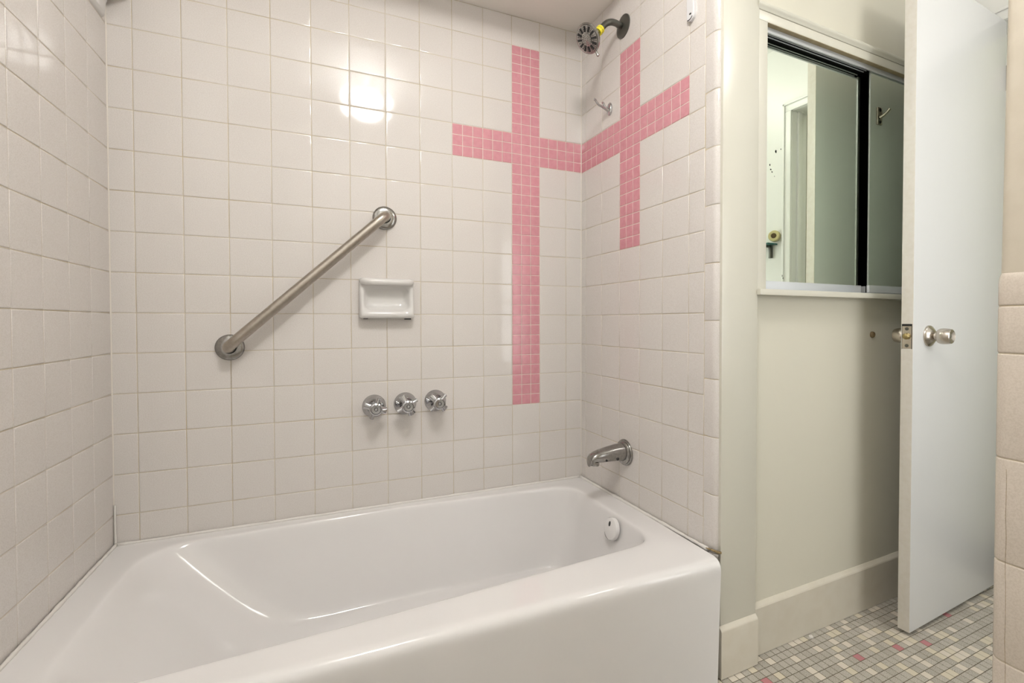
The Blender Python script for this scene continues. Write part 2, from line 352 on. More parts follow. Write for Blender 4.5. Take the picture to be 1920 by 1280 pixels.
# ------------------------------------------------------------------ bathtub
tub = thing('bathtub', 'white enamel bathtub set between the tiled walls', 'bathtub', (6, -3.3, FZ))
ZR = -5.74
def outline(pts, n=40):
    # closed rounded polygon: pts (x, y, r); returns evenly ordered samples, constant count per corner and side
    out = []; N = len(pts)
    for i in range(N):
        p0, p1, p2 = Vector(pts[i - 1][:2]), Vector(pts[i][:2]), Vector(pts[(i + 1) % N][:2]); r = pts[i][2]
        a, b = (p0 - p1).normalized(), (p2 - p1).normalized()
        s, e = p1 + a * r, p1 + b * r
        for q in range(9):
            t = q / 8; out.append(s * (1 - t) ** 2 + p1 * 2 * t * (1 - t) + e * t * t)
        pn = Vector(pts[(i + 1) % N][:2]); rn = pts[(i + 1) % N][2]
        en = pn - b * rn
        for q in range(1, 8): out.append(e + (en - e) * q / 8)
    return out
OUT = outline([(XL + 0.01, -0.01, 0.03), (6.2, -0.01, 0.6), (12.59, -0.01, 0.03), (12.62, -6.40, 0.03), (6.2, -6.40, 0.6), (XL + 0.01, -6.40, 0.03)])
TOP = outline([(0.28, -0.50, 1.2), (6.2, -0.34, 0.6), (11.85, -0.62, 0.8), (11.92, -5.05, 0.7), (6.2, -5.52, 0.8), (0.28, -5.85, 1.2)])
BOT = outline([(2.9, -1.05, 1.4), (6.2, -0.95, 0.6), (11.25, -1.05, 0.9), (11.25, -4.75, 0.9), (6.2, -4.95, 0.6), (2.9, -4.95, 1.4)])
bm = B(); KEEP.append(bm)
def ring(pts): return [bm.verts.new(p) for p in pts]
rings = []
def mixo(A, Bq, s): return [a + (b - a) * s for a, b in zip(A, Bq)]
rings.append(ring([(p.x, p.y, ZR + 0.02) for p in OUT]))
for s, dz in ((0.15, 0.012), (0.55, 0.0), (0.86, 0.0), (0.95, -0.012)):
    rings.append(ring([(p.x, p.y, ZR + dz) for p in mixo(OUT, TOP, s)]))
DEP = 2.45
for s, zf in ((0.0, 0.018), (0.035, 0.045), (0.075, 0.095), (0.16, 0.20), (0.34, 0.42), (0.54, 0.64), (0.70, 0.80), (0.83, 0.905), (0.95, 0.965), (1.08, 0.992)):
    rings.append(ring([(p.x, p.y, ZR - DEP * zf) for p in mixo(TOP, BOT, s)]))
cen = Vector((7.2, -3.0))
for s in (0.35, 0.7):
    rings.append(ring([(p.x, p.y, ZR - DEP * (0.997 + 0.01 * s)) for p in [q + (cen - q) * s for q in mixo(TOP, BOT, 1.08)]]))
n = len(OUT)
for k in range(len(rings) - 1):
    for i in range(n): bm.faces.new((rings[k][i], rings[k][(i + 1) % n], rings[k + 1][(i + 1) % n], rings[k + 1][i]))
bm.faces.new(rings[-1])
# front apron, rolled over from the rim (front points run from the right corner to the left corner)
iF = [i for i in range(n) if OUT[i].y < -6.395]
fr = sorted(iF, key=lambda i: -OUT[i].x)
rollp = [(-6.47, ZR + 0.005), (-6.53, ZR - 0.03), (-6.58, ZR - 0.09), (-6.605, ZR - 0.19), (-6.60, ZR - 0.36), (-6.585, ZR - 0.8), (-6.56, -7.4), (-6.53, -8.3), (-6.525, FZ + 0.01)]
prev = [rings[0][i] for i in fr]
for y, z in rollp:
    cur = [bm.verts.new((OUT[i].x, y, z)) for i in fr]
    for a in range(len(fr) - 1): bm.faces.new((prev[a], prev[a + 1], cur[a + 1], cur[a]))
    if y == rollp[-1][0]: pass
    prev = cur
for xe in (12.62, XL + 0.012):   # closed ends of the apron
    quad(bm, [(xe, -6.1, FZ + 0.01), (xe, -6.52, FZ + 0.01), (xe, -6.58, ZR - 0.8), (xe, -6.1, ZR - 0.5)])
bmesh.ops.remove_doubles(bm, verts=bm.verts, dist=0.0008)
bmesh.ops.recalc_face_normals(bm, faces=bm.faces)
shell = obj('tub_shell', bm, m_tub, tub, sharp=0)
ss = shell.modifiers.new('sub', 'SUBSURF'); ss.levels = 2; ss.render_levels = 2
# overflow plate on the drain end
bm = B(); oc, ax = (11.70, -3.40, -6.10), (-1, 0.0, 0.22)
lathe(bm, oc, ax, [(0.31, -0.06), (0.31, 0.02), (0.29, 0.05), (0.20, 0.075), (0.0001, 0.085)], 40, cap1=False)
op = obj('overflow_plate', bm, m_tub, tub); op['label'] = 'painted-over round overflow plate'
bm = B(); u, v, w = frame_of(ax); c = Vector(oc)
lathe(bm, c + w * 0.055 + v * 0.13 + u * -0.02, ax, [(0.065, 0.0), (0.06, 0.03), (0.0001, 0.032)], 16, cap1=False, sc2=(0.7, 1.2))
obj('overflow_screw', bm, m_slot, op)
bm = B()
arc = [c + w * 0.015 + (u * math.cos(t) + v * math.sin(t)) * 0.315 for t in [math.radians(a) for a in range(205, 262, 8)]]
tube(bm, arc, [0.004, 0.015, 0.022, 0.024, 0.024, 0.02, 0.012, 0.004], 8)
obj('overflow_gap', bm, m_slot, op)
# caulk around the rim
bm = B()
def wob(pts, r):
    tube(bm, pts, [r * R.uniform(0.8, 1.25) for _ in pts], 8)
wob([(XL + 0.06 + (XR - XL - 0.13) * i / 60, -0.052, ZR + 0.03) for i in range(61)], 0.038)
wob([(xr(-0.06 - 6.0 * i / 40) - 0.064, -0.06 - 6.0 * i / 40, ZR + 0.03) for i in range(41)], 0.048)
wob([(XL + 0.055, -0.06 - 6.3 * i / 40, ZR + 0.03) for i in range(41)], 0.040)
wob([(XL + 0.035, -0.035, ZR + 0.03 + 0.98 * i / 14) for i in range(15)], 0.024)
cb = obj('caulk_bead', bm, m_caulk, tub, sharp=0); cb['label'] = 'uneven white caulk line'
bm = B()   # rusty gap where the rim meets the edge tile
pts = [(12.64, -6.08, ZR + 0.08), (12.69, -6.20, ZR + 0.08), (12.76, -6.33, ZR + 0.06), (12.85, -6.36, ZR + 0.04)]
tube(bm, pts, [0.01, 0.025, 0.035, 0.03], 8)
st = obj('rust_stain', bm, m_stain, tub, sharp=0); st['label'] = 'brown stain at the rim corner'

# ------------------------------------------------------------------ grab bar
a, b = Vector((1.985, 0, -0.90)), Vector((5.95, 0, 2.85))
gb = thing('grab_bar', 'slanted brushed steel grab bar on the tiled wall above the bathtub', 'grab bar', a)
dr = (b - a).normalized(); PR0 = 0.52
pts = [a + Vector((0, -0.03, 0)), a + Vector((0, -PR0 * 0.45, 0))]
c1 = a + Vector((0, -PR0, 0)); pts += bez(a + Vector((0, -PR0 * 0.5, 0)), c1, c1 + dr * 0.32, 10)
c2 = b + Vector((0, -PR0, 0)); pts += [c1 + dr * (0.4 + (b - a - dr * 0.8).length * i / 12) for i in range(0, 13)]
pts += bez(c2 - dr * 0.32, c2, b + Vector((0, -PR0 * 0.5, 0)), 10) + [b + Vector((0, -PR0 * 0.45, 0)), b + Vector((0, -0.03, 0))]
bm = B(); tube(bm, pts, 0.138, 28); obj('bar', bm, m_steel, gb, sharp=0)
for q in (a, b):
    bm = B(); lathe(bm, q, (0, -1, 0), [(0.345, 0.002), (0.345, 0.03), (0.335, 0.055), (0.29, 0.085), (0.19, 0.10), (0.165, 0.10), (0.150, 0.06)], 48, cap1=False)
    fl = obj('flange', bm, m_dullchrome, gb)
    bm = B(); lathe(bm, q, (0, -1, 0), [(0.163, 0.07), (0.163, 0.098), (0.139, 0.098), (0.139, 0.07)], 36, cap0=False, cap1=False)
    obj('collar_gap', bm, m_slot, fl)

# ------------------------------------------------------------------ soap dish
sx0, sx1, sz0, sz1 = 5.215, 6.755, -0.125, 1.055
sd = thing('soap_dish', 'white ceramic soap dish with grab rail on the tiled wall', 'soap dish', ((sx0 + sx1) / 2, 0, sz0))
bm = B()
def rrect(x0, x1, z0, z1, r, y, n=6):
    o = []
    for cx_, cz_, a0 in ((x1 - r, z1 - r, 0), (x0 + r, z1 - r, 90), (x0 + r, z0 + r, 180), (x1 - r, z0 + r, 270)):
        for i in range(n + 1):
            t = math.radians(a0 + 90 * i / n); o.append(bm.verts.new((cx_ + r * math.cos(t), y if not callable(y) else y(cz_ + r * math.sin(t)), cz_ + r * math.sin(t))))
    return o
rs = [rrect(sx0, sx1, sz0, sz1, 0.06, 0), rrect(sx0, sx1, sz0, sz1, 0.06, lambda z: -0.12 - 0.12 * (sz1 - z)),
      rrect(sx0 + 0.02, sx1 - 0.02, sz0 + 0.02, sz1 - 0.02, 0.06, lambda z: -0.15 - 0.16 * (sz1 - z)),
      rrect(sx0 + 0.06, sx1 - 0.06, sz0 + 0.10, sz1 - 0.10, 0.15, lambda z: -0.18 - 0.17 * (sz1 - z)),
      rrect(sx0 + 0.11, sx1 - 0.11, sz0 + 0.20, sz1 - 0.22, 0.20, lambda z: -0.17 - 0.17 * (sz1 - z)),
      rrect(sx0 + 0.15, sx1 - 0.15, sz0 + 0.235, sz1 - 0.25, 0.20, lambda z: -0.10 - 0.13 * (sz1 - z)),
      rrect(sx0 + 0.22, sx1 - 0.22, sz0 + 0.32, sz1 - 0.30, 0.18, -0.04), rrect(sx0 + 0.30, sx1 - 0.30, sz0 + 0.48, sz1 - 0.36, 0.12, -0.015)]
for k in range(len(rs) - 1):
    m_ = len(rs[k])
    for i in range(m_): bm.faces.new((rs[k][i], rs[k][(i + 1) % m_], rs[k + 1][(i + 1) % m_], rs[k + 1][i]))
bm.faces.new(rs[-1]); obj('dish', bm, m_ceramic, sd, sharp=0)
bm = B(); xm = (sx0 + sx1) / 2
tube(bm, [(sx0 + 0.10, -0.10, sz1 - 0.10), (sx0 + 0.11, -0.26, sz1 - 0.11), (sx0 + 0.19, -0.335, sz1 - 0.12), (sx0 + 0.4, -0.35, sz1 - 0.125), (xm, -0.352, sz1 - 0.125), (sx1 - 0.4, -0.35, sz1 - 0.125), (sx1 - 0.19, -0.335, sz1 - 0.12), (sx1 - 0.11, -0.26, sz1 - 0.11), (sx1 - 0.10, -0.10, sz1 - 0.10)], [0.10, 0.105, 0.105, 0.10, 0.10, 0.10, 0.105, 0.105, 0.10], 18)
obj('rail', bm, m_ceramic, sd, sharp=0)
for x_a, x_b, h_ in ((5.33, 5.45, 0.018), (6.50, 6.68, 0.032)):
    bm = B(); box(bm, (x_a, -0.16, sz0 - h_), (x_b, -0.004, sz0 + 0.004))
    g_ = obj('loose_joint', bm, m_slot, sd, smooth=False); g_['label'] = 'dark gap under the dish'

# ------------------------------------------------------------------ faucet handles
hb = (5.61, 0, -2.715)
def handle_root(loc, label):
    return thing('faucet_handle', label, 'faucet handle', loc, 'three chrome faucet handles in a row')
h1 = handle_root(hb, 'chrome cross faucet handle under the soap dish, farthest from the tub spout')
bm = B(); lathe(bm, hb, (0, -1, 0), [(0.335, -0.008), (0.335, 0.03), (0.32, 0.05), (0.24, 0.20), (0.20, 0.245), (0.185, 0.24), (0.16, 0.235), (0.13, 0.235), (0.12, 0.30), (0.10, 0.30)], 40)
obj('escutcheon', bm, m_chrome, h1)
bm = B(); hc = Vector(hb) + Vector((0, -0.27, 0))
lathe(bm, hc, (0, -1, 0), [(0.11, -0.02), (0.15, 0.03), (0.155, 0.10), (0.14, 0.22), (0.165, 0.30), (0.185, 0.37), (0.175, 0.42), (0.14, 0.44), (0.125, 0.42), (0.05, 0.415), (0.03, 0.43)], 28)
for k in range(4):
    t = PI / 2 * k; d_ = Vector((math.sin(t), 0, math.cos(t)))
    s0 = hc + Vector((0, -0.16, 0))
    tube(bm, [s0 + d_ * 0.05, s0 + d_ * 0.14 + Vector((0, -0.01, 0)), s0 + d_ * 0.22 + Vector((0, 0.01, 0)), s0 + d_ * 0.30 + Vector((0, 0.03, 0)), s0 + d_ * 0.325 + Vector((0, 0.035, 0))], [0.10, 0.072, 0.062, 0.070, 0.045], 12, flat=[1, 1.3, 1.5, 1.6, 1.6])
obj('cross_handle', bm, m_chrome, h1)
bm = B(); lathe(bm, hc + Vector((0, -0.40, 0)), (0, -1, 0), [(0.055, 0.0), (0.055, 0.022), (0.02, 0.024)], 16); obj('index_button', bm, m_slot, h1)
def dup(root, loc, label, roll):
    r = root.copy(); C.objects.link(r); r.location = M(loc); r['label'] = label
    for ch in list(root.children):
        c_ = ch.copy(); C.objects.link(c_); c_.parent = r
        if ch.name.startswith('cross_handle'): c_.rotation_euler = (0, roll, 0)
    return r
dup(h1, (6.51, 0, -2.70), 'chrome cross faucet handle in the middle of the three', math.radians(62))
dup(h1, (7.425, 0, -2.675), 'chrome cross faucet handle nearest the pink mosaic column', math.radians(45))
for ch in h1.children:
    if ch.name.startswith('cross_handle'): ch.rotation_euler = (0, math.radians(20), 0)

# ------------------------------------------------------------------ tub spout
ys, zsn = -2.63, -4.22; xw = xr(ys)
sp = thing('tub_spout', 'worn chrome tub spout above the drain end of the bathtub', 'tub spout', (xw, ys, zsn - 0.3))
bm = B(); lathe(bm, (xw, ys, zsn), (-1, 0, 0), [(0.40, 0.0), (0.40, 0.03), (0.385, 0.06), (0.35, 0.065), (0.345, 0.10), (0.315, 0.13), (0.27, 0.14)], 44)
obj('flange', bm, m_dullchrome, sp)
bm = B()
secs = [(0.12, 0.275, 0.275, 0.0), (0.35, 0.262, 0.262, 0.0), (0.65, 0.225, 0.24, -0.01), (0.90, 0.185, 0.215, -0.02), (1.08, 0.155, 0.195, -0.035), (1.18, 0.13, 0.18, -0.06), (1.245, 0.09, 0.16, -0.10), (1.275, 0.03, 0.12, -0.13)]
rg = []
for dx, up, wd, zo in secs:
    rw = []
    for k in range(28):
        t = 2 * PI * k / 28; s_, c_ = math.sin(t), math.cos(t)
        zz = up * s_ if s_ > 0 else s_ * (0.275 - dx * 0.07)
        zz = max(zz, -0.215 + 0.03 * dx) if dx > 0.3 else zz
        rw.append(bm.verts.new((xw - dx, ys + wd * c_, zsn + 0.02 + zo + zz)))
    rg.append(rw)
for k in range(len(rg) - 1):
    for i in range(28): bm.faces.new((rg[k][i], rg[k][(i + 1) % 28], rg[k + 1][(i + 1) % 28], rg[k + 1][i]))
bm.faces.new(rg[0]); bm.faces.new(rg[-1])
obj('spout', bm, m_dullchrome, sp, sharp=50)
bm = B(); lathe(bm, (xw - 1.10, ys, zsn - 0.17), (-0.12, 0, -1), [(0.165, -0.02), (0.165, 0.06), (0.160, 0.09), (0.13, 0.09), (0.125, 0.02)], 28, sc2=(1, 1), cap1=True)
nz = obj('nozzle', bm, m_dullchrome, sp)
for dx, dz, rr_ in ((0.42, -0.10, 0.045), (0.78, -0.115, 0.03)):
    wdt = 0.255 if dx < 0.5 else 0.222
    bm = B(); lathe(bm, (xw - dx, ys - wdt + 0.02, zsn + dz), (0, -1, -0.4), [(rr_, -0.03), (rr_, 0.012), (rr_ * 0.6, 0.018)], 14)
    s_ = obj('worn_spot', bm, m_slot, sp); s_['label'] = 'dark chipped spot in the plating'

# ------------------------------------------------------------------ shower head
yh = -2.50; xh = xr(yh)
shd = thing('shower_head', 'grey metal shower head on a bent arm high above the tub spout', 'shower head', (xh, yh, 8.0))
bm = B(); lathe(bm, (xh, yh, 8.72), (-1, 0, 0.0), [(0.34, 0.0), (0.335, 0.03), (0.25, 0.06), (0.14, 0.075)], 40); obj('flange', bm, m_dark, shd)
arm = [(xh - 0.03, yh, 8.72), (xh - 0.2, yh, 8.73)] + bez((xh - 0.26, yh, 8.75), (xh - 0.54, yh, 8.79), (xh - 0.72, yh, 8.55), 10) + [(xh - 0.86, yh - 0.01, 8.38)]
bm = B(); tube(bm, arm, 0.092, 20); obj('shower_arm', bm, m_dark, shd, sharp=0)
ax = Vector((-0.77, -0.14, -0.62)).normalized(); jc = Vector((xh - 0.78, yh, 8.47))
bm = B(); tube(bm, [jc + Vector((-0.02, 0, -0.02)), jc + Vector((-0.135, -0.01, -0.15))], 0.125, 24)
lb = obj('yellow_tag', bm, m_label, shd); lb['label'] = 'yellow printed band around the arm'
bm = B()
d_ = Vector((-0.08, -0.01, -0.095)).normalized(); uu, vv, _ = frame_of(d_)
for k in range(26):
    t = 2 * PI * k / 26; o_ = jc + Vector((-0.078, -0.005, -0.085)) + (uu * math.cos(t) + vv * math.sin(t)) * 0.1255
    tt = (uu * -math.sin(t) + vv * math.cos(t)) * 0.008; nn = (uu * math.cos(t) + vv * math.sin(t)) * 0.001
    for r_ in (-0.028, 0.0, 0.026):
        if R.random() < 0.75: quad(bm, [o_ + nn - tt + d_ * (r_ - 0.006), o_ + nn + tt + d_ * (r_ - 0.006), o_ + nn + tt + d_ * (r_ + 0.006), o_ + nn - tt + d_ * (r_ + 0.006)])
obj('printing', bm, m_ink, lb, smooth=False)
fc = Vector((11.36, -2.59, 7.99))         # centre of the face
bm = B(); lathe(bm, fc - ax * 0.40, ax, [(0.12, -0.05), (0.135, -0.02), (0.15, 0.03), (0.155, 0.08), (0.19, 0.11), (0.27, 0.16), (0.36, 0.255), (0.405, 0.32), (0.42, 0.36), (0.41, 0.39), (0.385, 0.40), (0.37, 0.39)], 44)
tube(bm, [jc + Vector((-0.13, -0.01, -0.14)), fc - ax * 0.40], [0.10, 0.125], 20)
hd = obj('head', bm, m_dullchrome, shd)
u, v, w = frame_of(ax)
bm = B(); lathe(bm, fc, ax, [(0.372, -0.02), (0.365, 0.006), (0.17, 0.012), (0.165, 0.03), (0.11, 0.04), (0.0001, 0.042)], 44, cap1=False)
fp = obj('spray_face', bm, m_dullchrome, shd)
bm = B()
for k in range(12):
    t = 2 * PI * (k + 0.4) / 12; e1 = u * math.cos(t) + v * math.sin(t); e2 = u * -math.sin(t) + v * math.cos(t); q0 = fc + w * 0.013
    P8 = [q0 + e1 * r_ + e2 * s_ * 0.026 + w * h_ for h_ in (-0.01, 0.012) for r_, s_ in ((0.19, -1), (0.34, -1.2), (0.34, 1.2), (0.19, 1))]
    hexa(bm, P8)
obj('slots', bm, m_slot, fp, smooth=False)
bm = B()
for rr_, cnt in ((0.05, 6), (0.10, 11), (0.14, 14)):
    for k in range(cnt):
        t = 2 * PI * k / cnt; lathe(bm, fc + w * 0.03 + (u * math.cos(t) + v * math.sin(t)) * rr_, ax, [(0.014, 0), (0.012, 0.022), (0.004, 0.024)], 8)
for k in range(12):
    for j, rr_ in enumerate((0.22, 0.27, 0.32)):
        t = 2 * PI * (k + 0.9) / 12; lathe(bm, fc + w * 0.006 + (u * math.cos(t) + v * math.sin(t)) * rr_, ax, [(0.02, 0), (0.016, 0.02), (0.004, 0.022)], 8)
obj('nozzles', bm, m_dullchrome, fp)
dn = (Vector((0.10, -0.1, -1)) - w * Vector((0.10, -0.1, -1)).dot(w)).normalized()
bm = B(); tube(bm, [fc - w * 0.05 + dn * 0.38, fc - w * 0.04 + dn * 0.47, fc - w * 0.03 + dn * 0.54, fc - w * 0.02 + dn * 0.56], [0.035, 0.035, 0.045, 0.02], 12); obj('lever', bm, m_dullchrome, shd)

# ------------------------------------------------------------------ double hook on the plumbing wall
yk, zk = -1.79, 6.51; xk = xr(yk)
hk = thing('robe_hook', 'small chrome double hook on the tiles below the shower head', 'hook', (xk, yk, zk - 0.2))
bm = B(); lathe(bm, (xk, yk, zk), (-1, 0, 0), [(0.20, 0.0), (0.20, 0.03), (0.17, 0.06), (0.09, 0.075)], 28, sc2=(0.62, 1)); obj('plate', bm, m_chrome, hk)
bm = B()
tube(bm, [(xk - 0.03, yk, zk - 0.05), (xk - 0.15, yk, zk - 0.02), (xk - 0.30, yk - 0.01, zk + 0.03), (xk - 0.42, yk - 0.01, zk + 0.06), (xk - 0.50, yk - 0.01, zk + 0.13), (xk - 0.55, yk - 0.01, zk + 0.20), (xk - 0.59, yk - 0.01, zk + 0.205)], [0.07, 0.045, 0.04, 0.04, 0.035, 0.035, 0.045], 12)
tube(bm, [(xk - 0.14, yk, zk + 0.0), (xk - 0.22, yk - 0.01, zk + 0.07), (xk - 0.24, yk - 0.01, zk + 0.13), (xk - 0.28, yk - 0.01, zk + 0.155), (xk - 0.30, yk - 0.01, zk + 0.15)], [0.04, 0.035, 0.033, 0.035, 0.03], 12)
obj('hook', bm, m_chrome, hk)

# ------------------------------------------------------------------ white plate high on the plumbing wall, ceramic shelf in the far corner
bm = B(); yc = -5.41
op_ = []
for d_ in (0.0, 0.07, 0.085):
    ins = 0.0 if d_ < 0.08 else 0.02
    row = [(yc - 0.125 + ins, 8.6 - ins)] + [(yc - (0.125 - ins) * math.cos(t), 7.36 - (0.125 - ins) * math.sin(t)) for t in [PI * i / 12 for i in range(13)]] + [(yc + 0.125 - ins, 8.6 - ins)]
    op_.append([bm.verts.new((xr(y) - d_, y, z)) for y, z in row])
for k in range(2):
    m_ = len(op_[0])
    for i in range(m_): bm.faces.new((op_[k][i], op_[k][(i + 1) % m_], op_[k + 1][(i + 1) % m_], op_[k + 1][i]))
bm.faces.new(op_[-1])
rb = tag(obj('wall_bracket', bm, m_plastic, base=(xr(yc), yc, 7.24), sharp=30), 'white plastic bracket strip with rounded end high on the tiles above the pink band', 'bracket')
bm = B(); lathe(bm, (xr(yc) - 0.085, yc - 0.02, 7.40), (-1, 0, 0), [(0.035, 0), (0.033, 0.012), (0.01, 0.016)], 14, sc2=(1, 0.6)); obj('screw', bm, m_slot, rb)
bm = B(); tube(bm, [(xr(yc) - 0.082, yc + 0.085, 7.285), (xr(yc) - 0.088, yc + 0.03, 7.27), (xr(yc) - 0.088, yc - 0.03, 7.275), (xr(yc) - 0.085, yc - 0.085, 7.32)], 0.010, 6); obj('seam', bm, m_slot, rb)

bm = B(); y0, y1 = -0.20, -1.25
pr = [(XL + 0.003, 7.02), (XL + 0.05, 7.06), (XL + 0.07, 7.20), (XL + 0.09, 7.36), (XL + 0.13, 7.48), (XL + 0.20, 7.57), (XL + 0.32, 7.64), (XL + 0.48, 7.68), (XL + 0.54, 7.74), (XL + 0.54, 7.84), (XL + 0.50, 7.88), (XL + 0.44, 7.86), (XL + 0.36, 7.78), (XL + 0.12, 7.78), (XL + 0.08, 7.95), (XL + 0.05, 8.15), (XL + 0.003, 8.18)]
secs = [(y0, 0.9), (y0 - 0.05, 1.0), (-0.7, 1.02), (y1 + 0.05, 1.0), (y1, 0.9)]
rg = [[bm.verts.new((XL + 0.003 + (x - XL - 0.003) * s_, y, 7.5 + (z - 7.5) * (0.98 if s_ < 1 else 1))) for x, z in pr] for y, s_ in secs]
for k in range(len(rg) - 1):
    m_ = len(pr)
    for i in range(m_): bm.faces.new((rg[k][i], rg[k][(i + 1) % m_], rg[k + 1][(i + 1) % m_], rg[k + 1][i]))
bm.faces.new(rg[0]); bm.faces.new(rg[-1])
tag(obj('ceramic_shelf', bm, m_ceramic, base=(XL, -0.7, 7.02), sharp=50), 'white ceramic shelf with a curved underside high beside the tiled corner', 'shelf')

# ------------------------------------------------------------------ recessed mirror cabinet
cab = thing('mirror_cabinet', 'recessed cabinet with two sliding mirror doors beside the open door', 'cabinet', W(18.6, 0, 0.45))
CX0, CX1, ZB, ZT = 14.36, 22.9, 0.57, 7.14
bm = B()
wbox(bm, CX0, CX1, -0.98, -0.94, 0.46, 7.14); wbox(bm, CX0, CX0 + 0.03, -0.94, -0.22, 0.46, 7.14); wbox(bm, CX1 - 0.03, CX1, -0.94, -0.22, 0.46, 7.14); wbox(bm, CX0, CX1, -0.94, -0.22, 0.46, 0.50); wbox(bm, CX0, CX1, -0.94, -0.22, 7.10, 7.14)
obj('cabinet_body', bm, m_black, cab, smooth=False)
bm = B()
wbox(bm, 14.06, 14.36, 0.0, 0.22, 0.57, 7.14, 0, 0.012)
wbox(bm, 22.9, 23.3, 0.0, 0.22, 0.57, 7.14, 0, 0.012)
wbox(bm, 14.06, 23.3, 0.0, 0.22, 7.14, 7.38, 0, 0.012)
wbox(bm, 14.36, 14.40, -0.25, 0.10, 0.57, 7.14); wbox(bm, 22.86, 22.9, -0.25, 0.10, 0.57, 7.14)
obj('face_frame', bm, m_pil, cab)
bm = B()   # crown moulding over the frame
pr = [(0.0, 7.38), (0.235, 7.38), (0.25, 7.40), (0.26, 7.43), (0.285, 7.455), (0.30, 7.50), (0.29, 7.53), (0.20, 7.56), (0.0, 7.565)]
A_ = [bm.verts.new(W(14.0 - (d - 0.24) * 0.6, d, z)) for d, z in pr]; B_ = [bm.verts.new(W(23.4, d, z)) for d, z in pr]
for i in range(len(pr)): bm.faces.new((A_[i], A_[(i + 1) % len(pr)], B_[(i + 1) % len(pr)], B_[i]))
bm.faces.new(A_[::-1]); bm.faces.new(B_)
obj('crown_moulding', bm, m_pil, cab, sharp=40)
bm = B(); wbox(bm, 14.02, 23.4, -0.22, 0.345, 0.425, 0.57, 0, 0.015); obj('sill', bm, m_pil, cab)
bm = B()
wbox(bm, 14.40, 22.86, 0.06, 0.10, 6.995, 7.14); wbox(bm, 14.40, 22.86, -0.25, 0.06, 7.10, 7.14)
bm2 = B(); wbox(bm2, 14.40, 22.86, 0.10, 0.218, 7.125, 7.139); ws = obj('lintel_underside', bm2, m_strip, cab, smooth=False); ws['label'] = 'brown strip above the track'
tr = obj('top_track', bm, m_alu, cab, smooth=False)
bm = B(); wbox(bm, 14.40, 22.86, -0.25, 0.058, 7.02, 7.10)
wbox(bm, 14.40, 22.86, -0.25, -0.20, 6.99, 7.05)
obj('track_groove', bm, m_black, tr, smooth=False)
bm = B(); wbox(bm, 14.40, 18.70, 0.012, 0.020, 6.998, 7.06); wbox(bm, 14.40, 18.70, -0.065, -0.055, 6.998, 7.06); obj('track_fin', bm, m_alu, tr, smooth=False)
bm = B(); wbox(bm, 14.40, 22.86, -0.24, 0.08, 0.57, 0.60); obj('bottom_track', bm, m_alu, cab, smooth=False)
# sliding mirrors: the near one runs in the back groove, the one by the door in the front groove
def mirror(a0, a1, d, label, specks=()):
    bm = B(); fs = wbox(bm, a0, a1, d - 0.045, d, 0.82, 7.06); [setattr(f, 'material_index', 1) for i_, f in enumerate(fs) if i_ != 4]; mr = obj('sliding_mirror', bm, [m_mirror, m_paneedge], cab, smooth=False); mr['label'] = label
    bm = B(); wbox(bm, a0, a1 + (0.12 if specks else 0), d - 0.055, d + 0.02, 0.612, 0.825, 0, 0.006); obj('bottom_rail', bm, m_alu, mr)
    if specks:
        for a, z, ra, rz in specks:
            bm = B()
            vv_ = [bm.verts.new(W(a + ra * math.cos(t) * R.uniform(.7, 1.2), d + 0.0015, z + rz * math.sin(t) * R.uniform(.7, 1.2))) for t in [2 * PI * k / 9 for k in range(9)]]
            bm.faces.new(vv_)
            obj('tarnish_spot', bm, m_black, mr, smooth=False)
    return mr
mirror(14.42, 18.69, 0.15 - 0.30, 'mirror door with black tarnish spots, sliding behind the other', [(15.14, 4.21, .035, .045), (15.33, 4.30, .015, .02), (14.92, 3.83, .02, .03), (14.95, 3.72, .03, .02), (15.0, 3.66, .025, .02), (15.09, 3.56, .012, .015), (15.42, 0.98, .012, .03), (15.45, 0.92, .012, .03)])
mirror(18.86, 22.84, -0.02 + 0.07 - 0.0, 'mirror door running in front, close to the open room door')
bm = B(); wbox(bm, 18.80, 18.845, -0.13, -0.02, 0.62, 0.80); obj('roller', bm, m_chrome, cab)

# ------------------------------------------------------------------ open door
DS = 0.07
def D(a, d, z):       # a along the door from its free edge, d through the door (0 = face towards the room)
    nx, ny = -DS, 1.0
    return (18.576 + a - DS * d * 1.0, -7.281 + DS * a + d, z)
def dbox(bm, a0, a1, d0, d1, z0, z1, mi=0, bev=0):
    fs = hexa(bm, [D(a0, d0, z0), D(a1, d0, z0), D(a1, d1, z0), D(a0, d1, z0), D(a0, d0, z1), D(a1, d0, z1), D(a1, d1, z1), D(a0, d1, z1)], mi)
    if bev: bevel(bm, fs, bev)
    return fs
TH, ZD0, ZD1, DW = 0.285, -8.585, 9.15, 5.38
bm = B(); dbox(bm, 0, DW, 0, TH, ZD0, ZD1, 0, 0.018)
for f in bm.faces:
    if f.normal.x < -0.9 or f.calc_center_median().x < 18.57: f.material_index = 1
dr_ = struct(obj('door_1', bm, [m_door, m_dooredge], base=D(DW, 0, FZ)), 'open white painted flush door standing in front of the mirror cabinet', 'door')
def dpt(a, d, z): return D(a, d, z)
KZ = -0.63; KA = 0.80
kax = Vector((DS, -1, 0)).normalized()
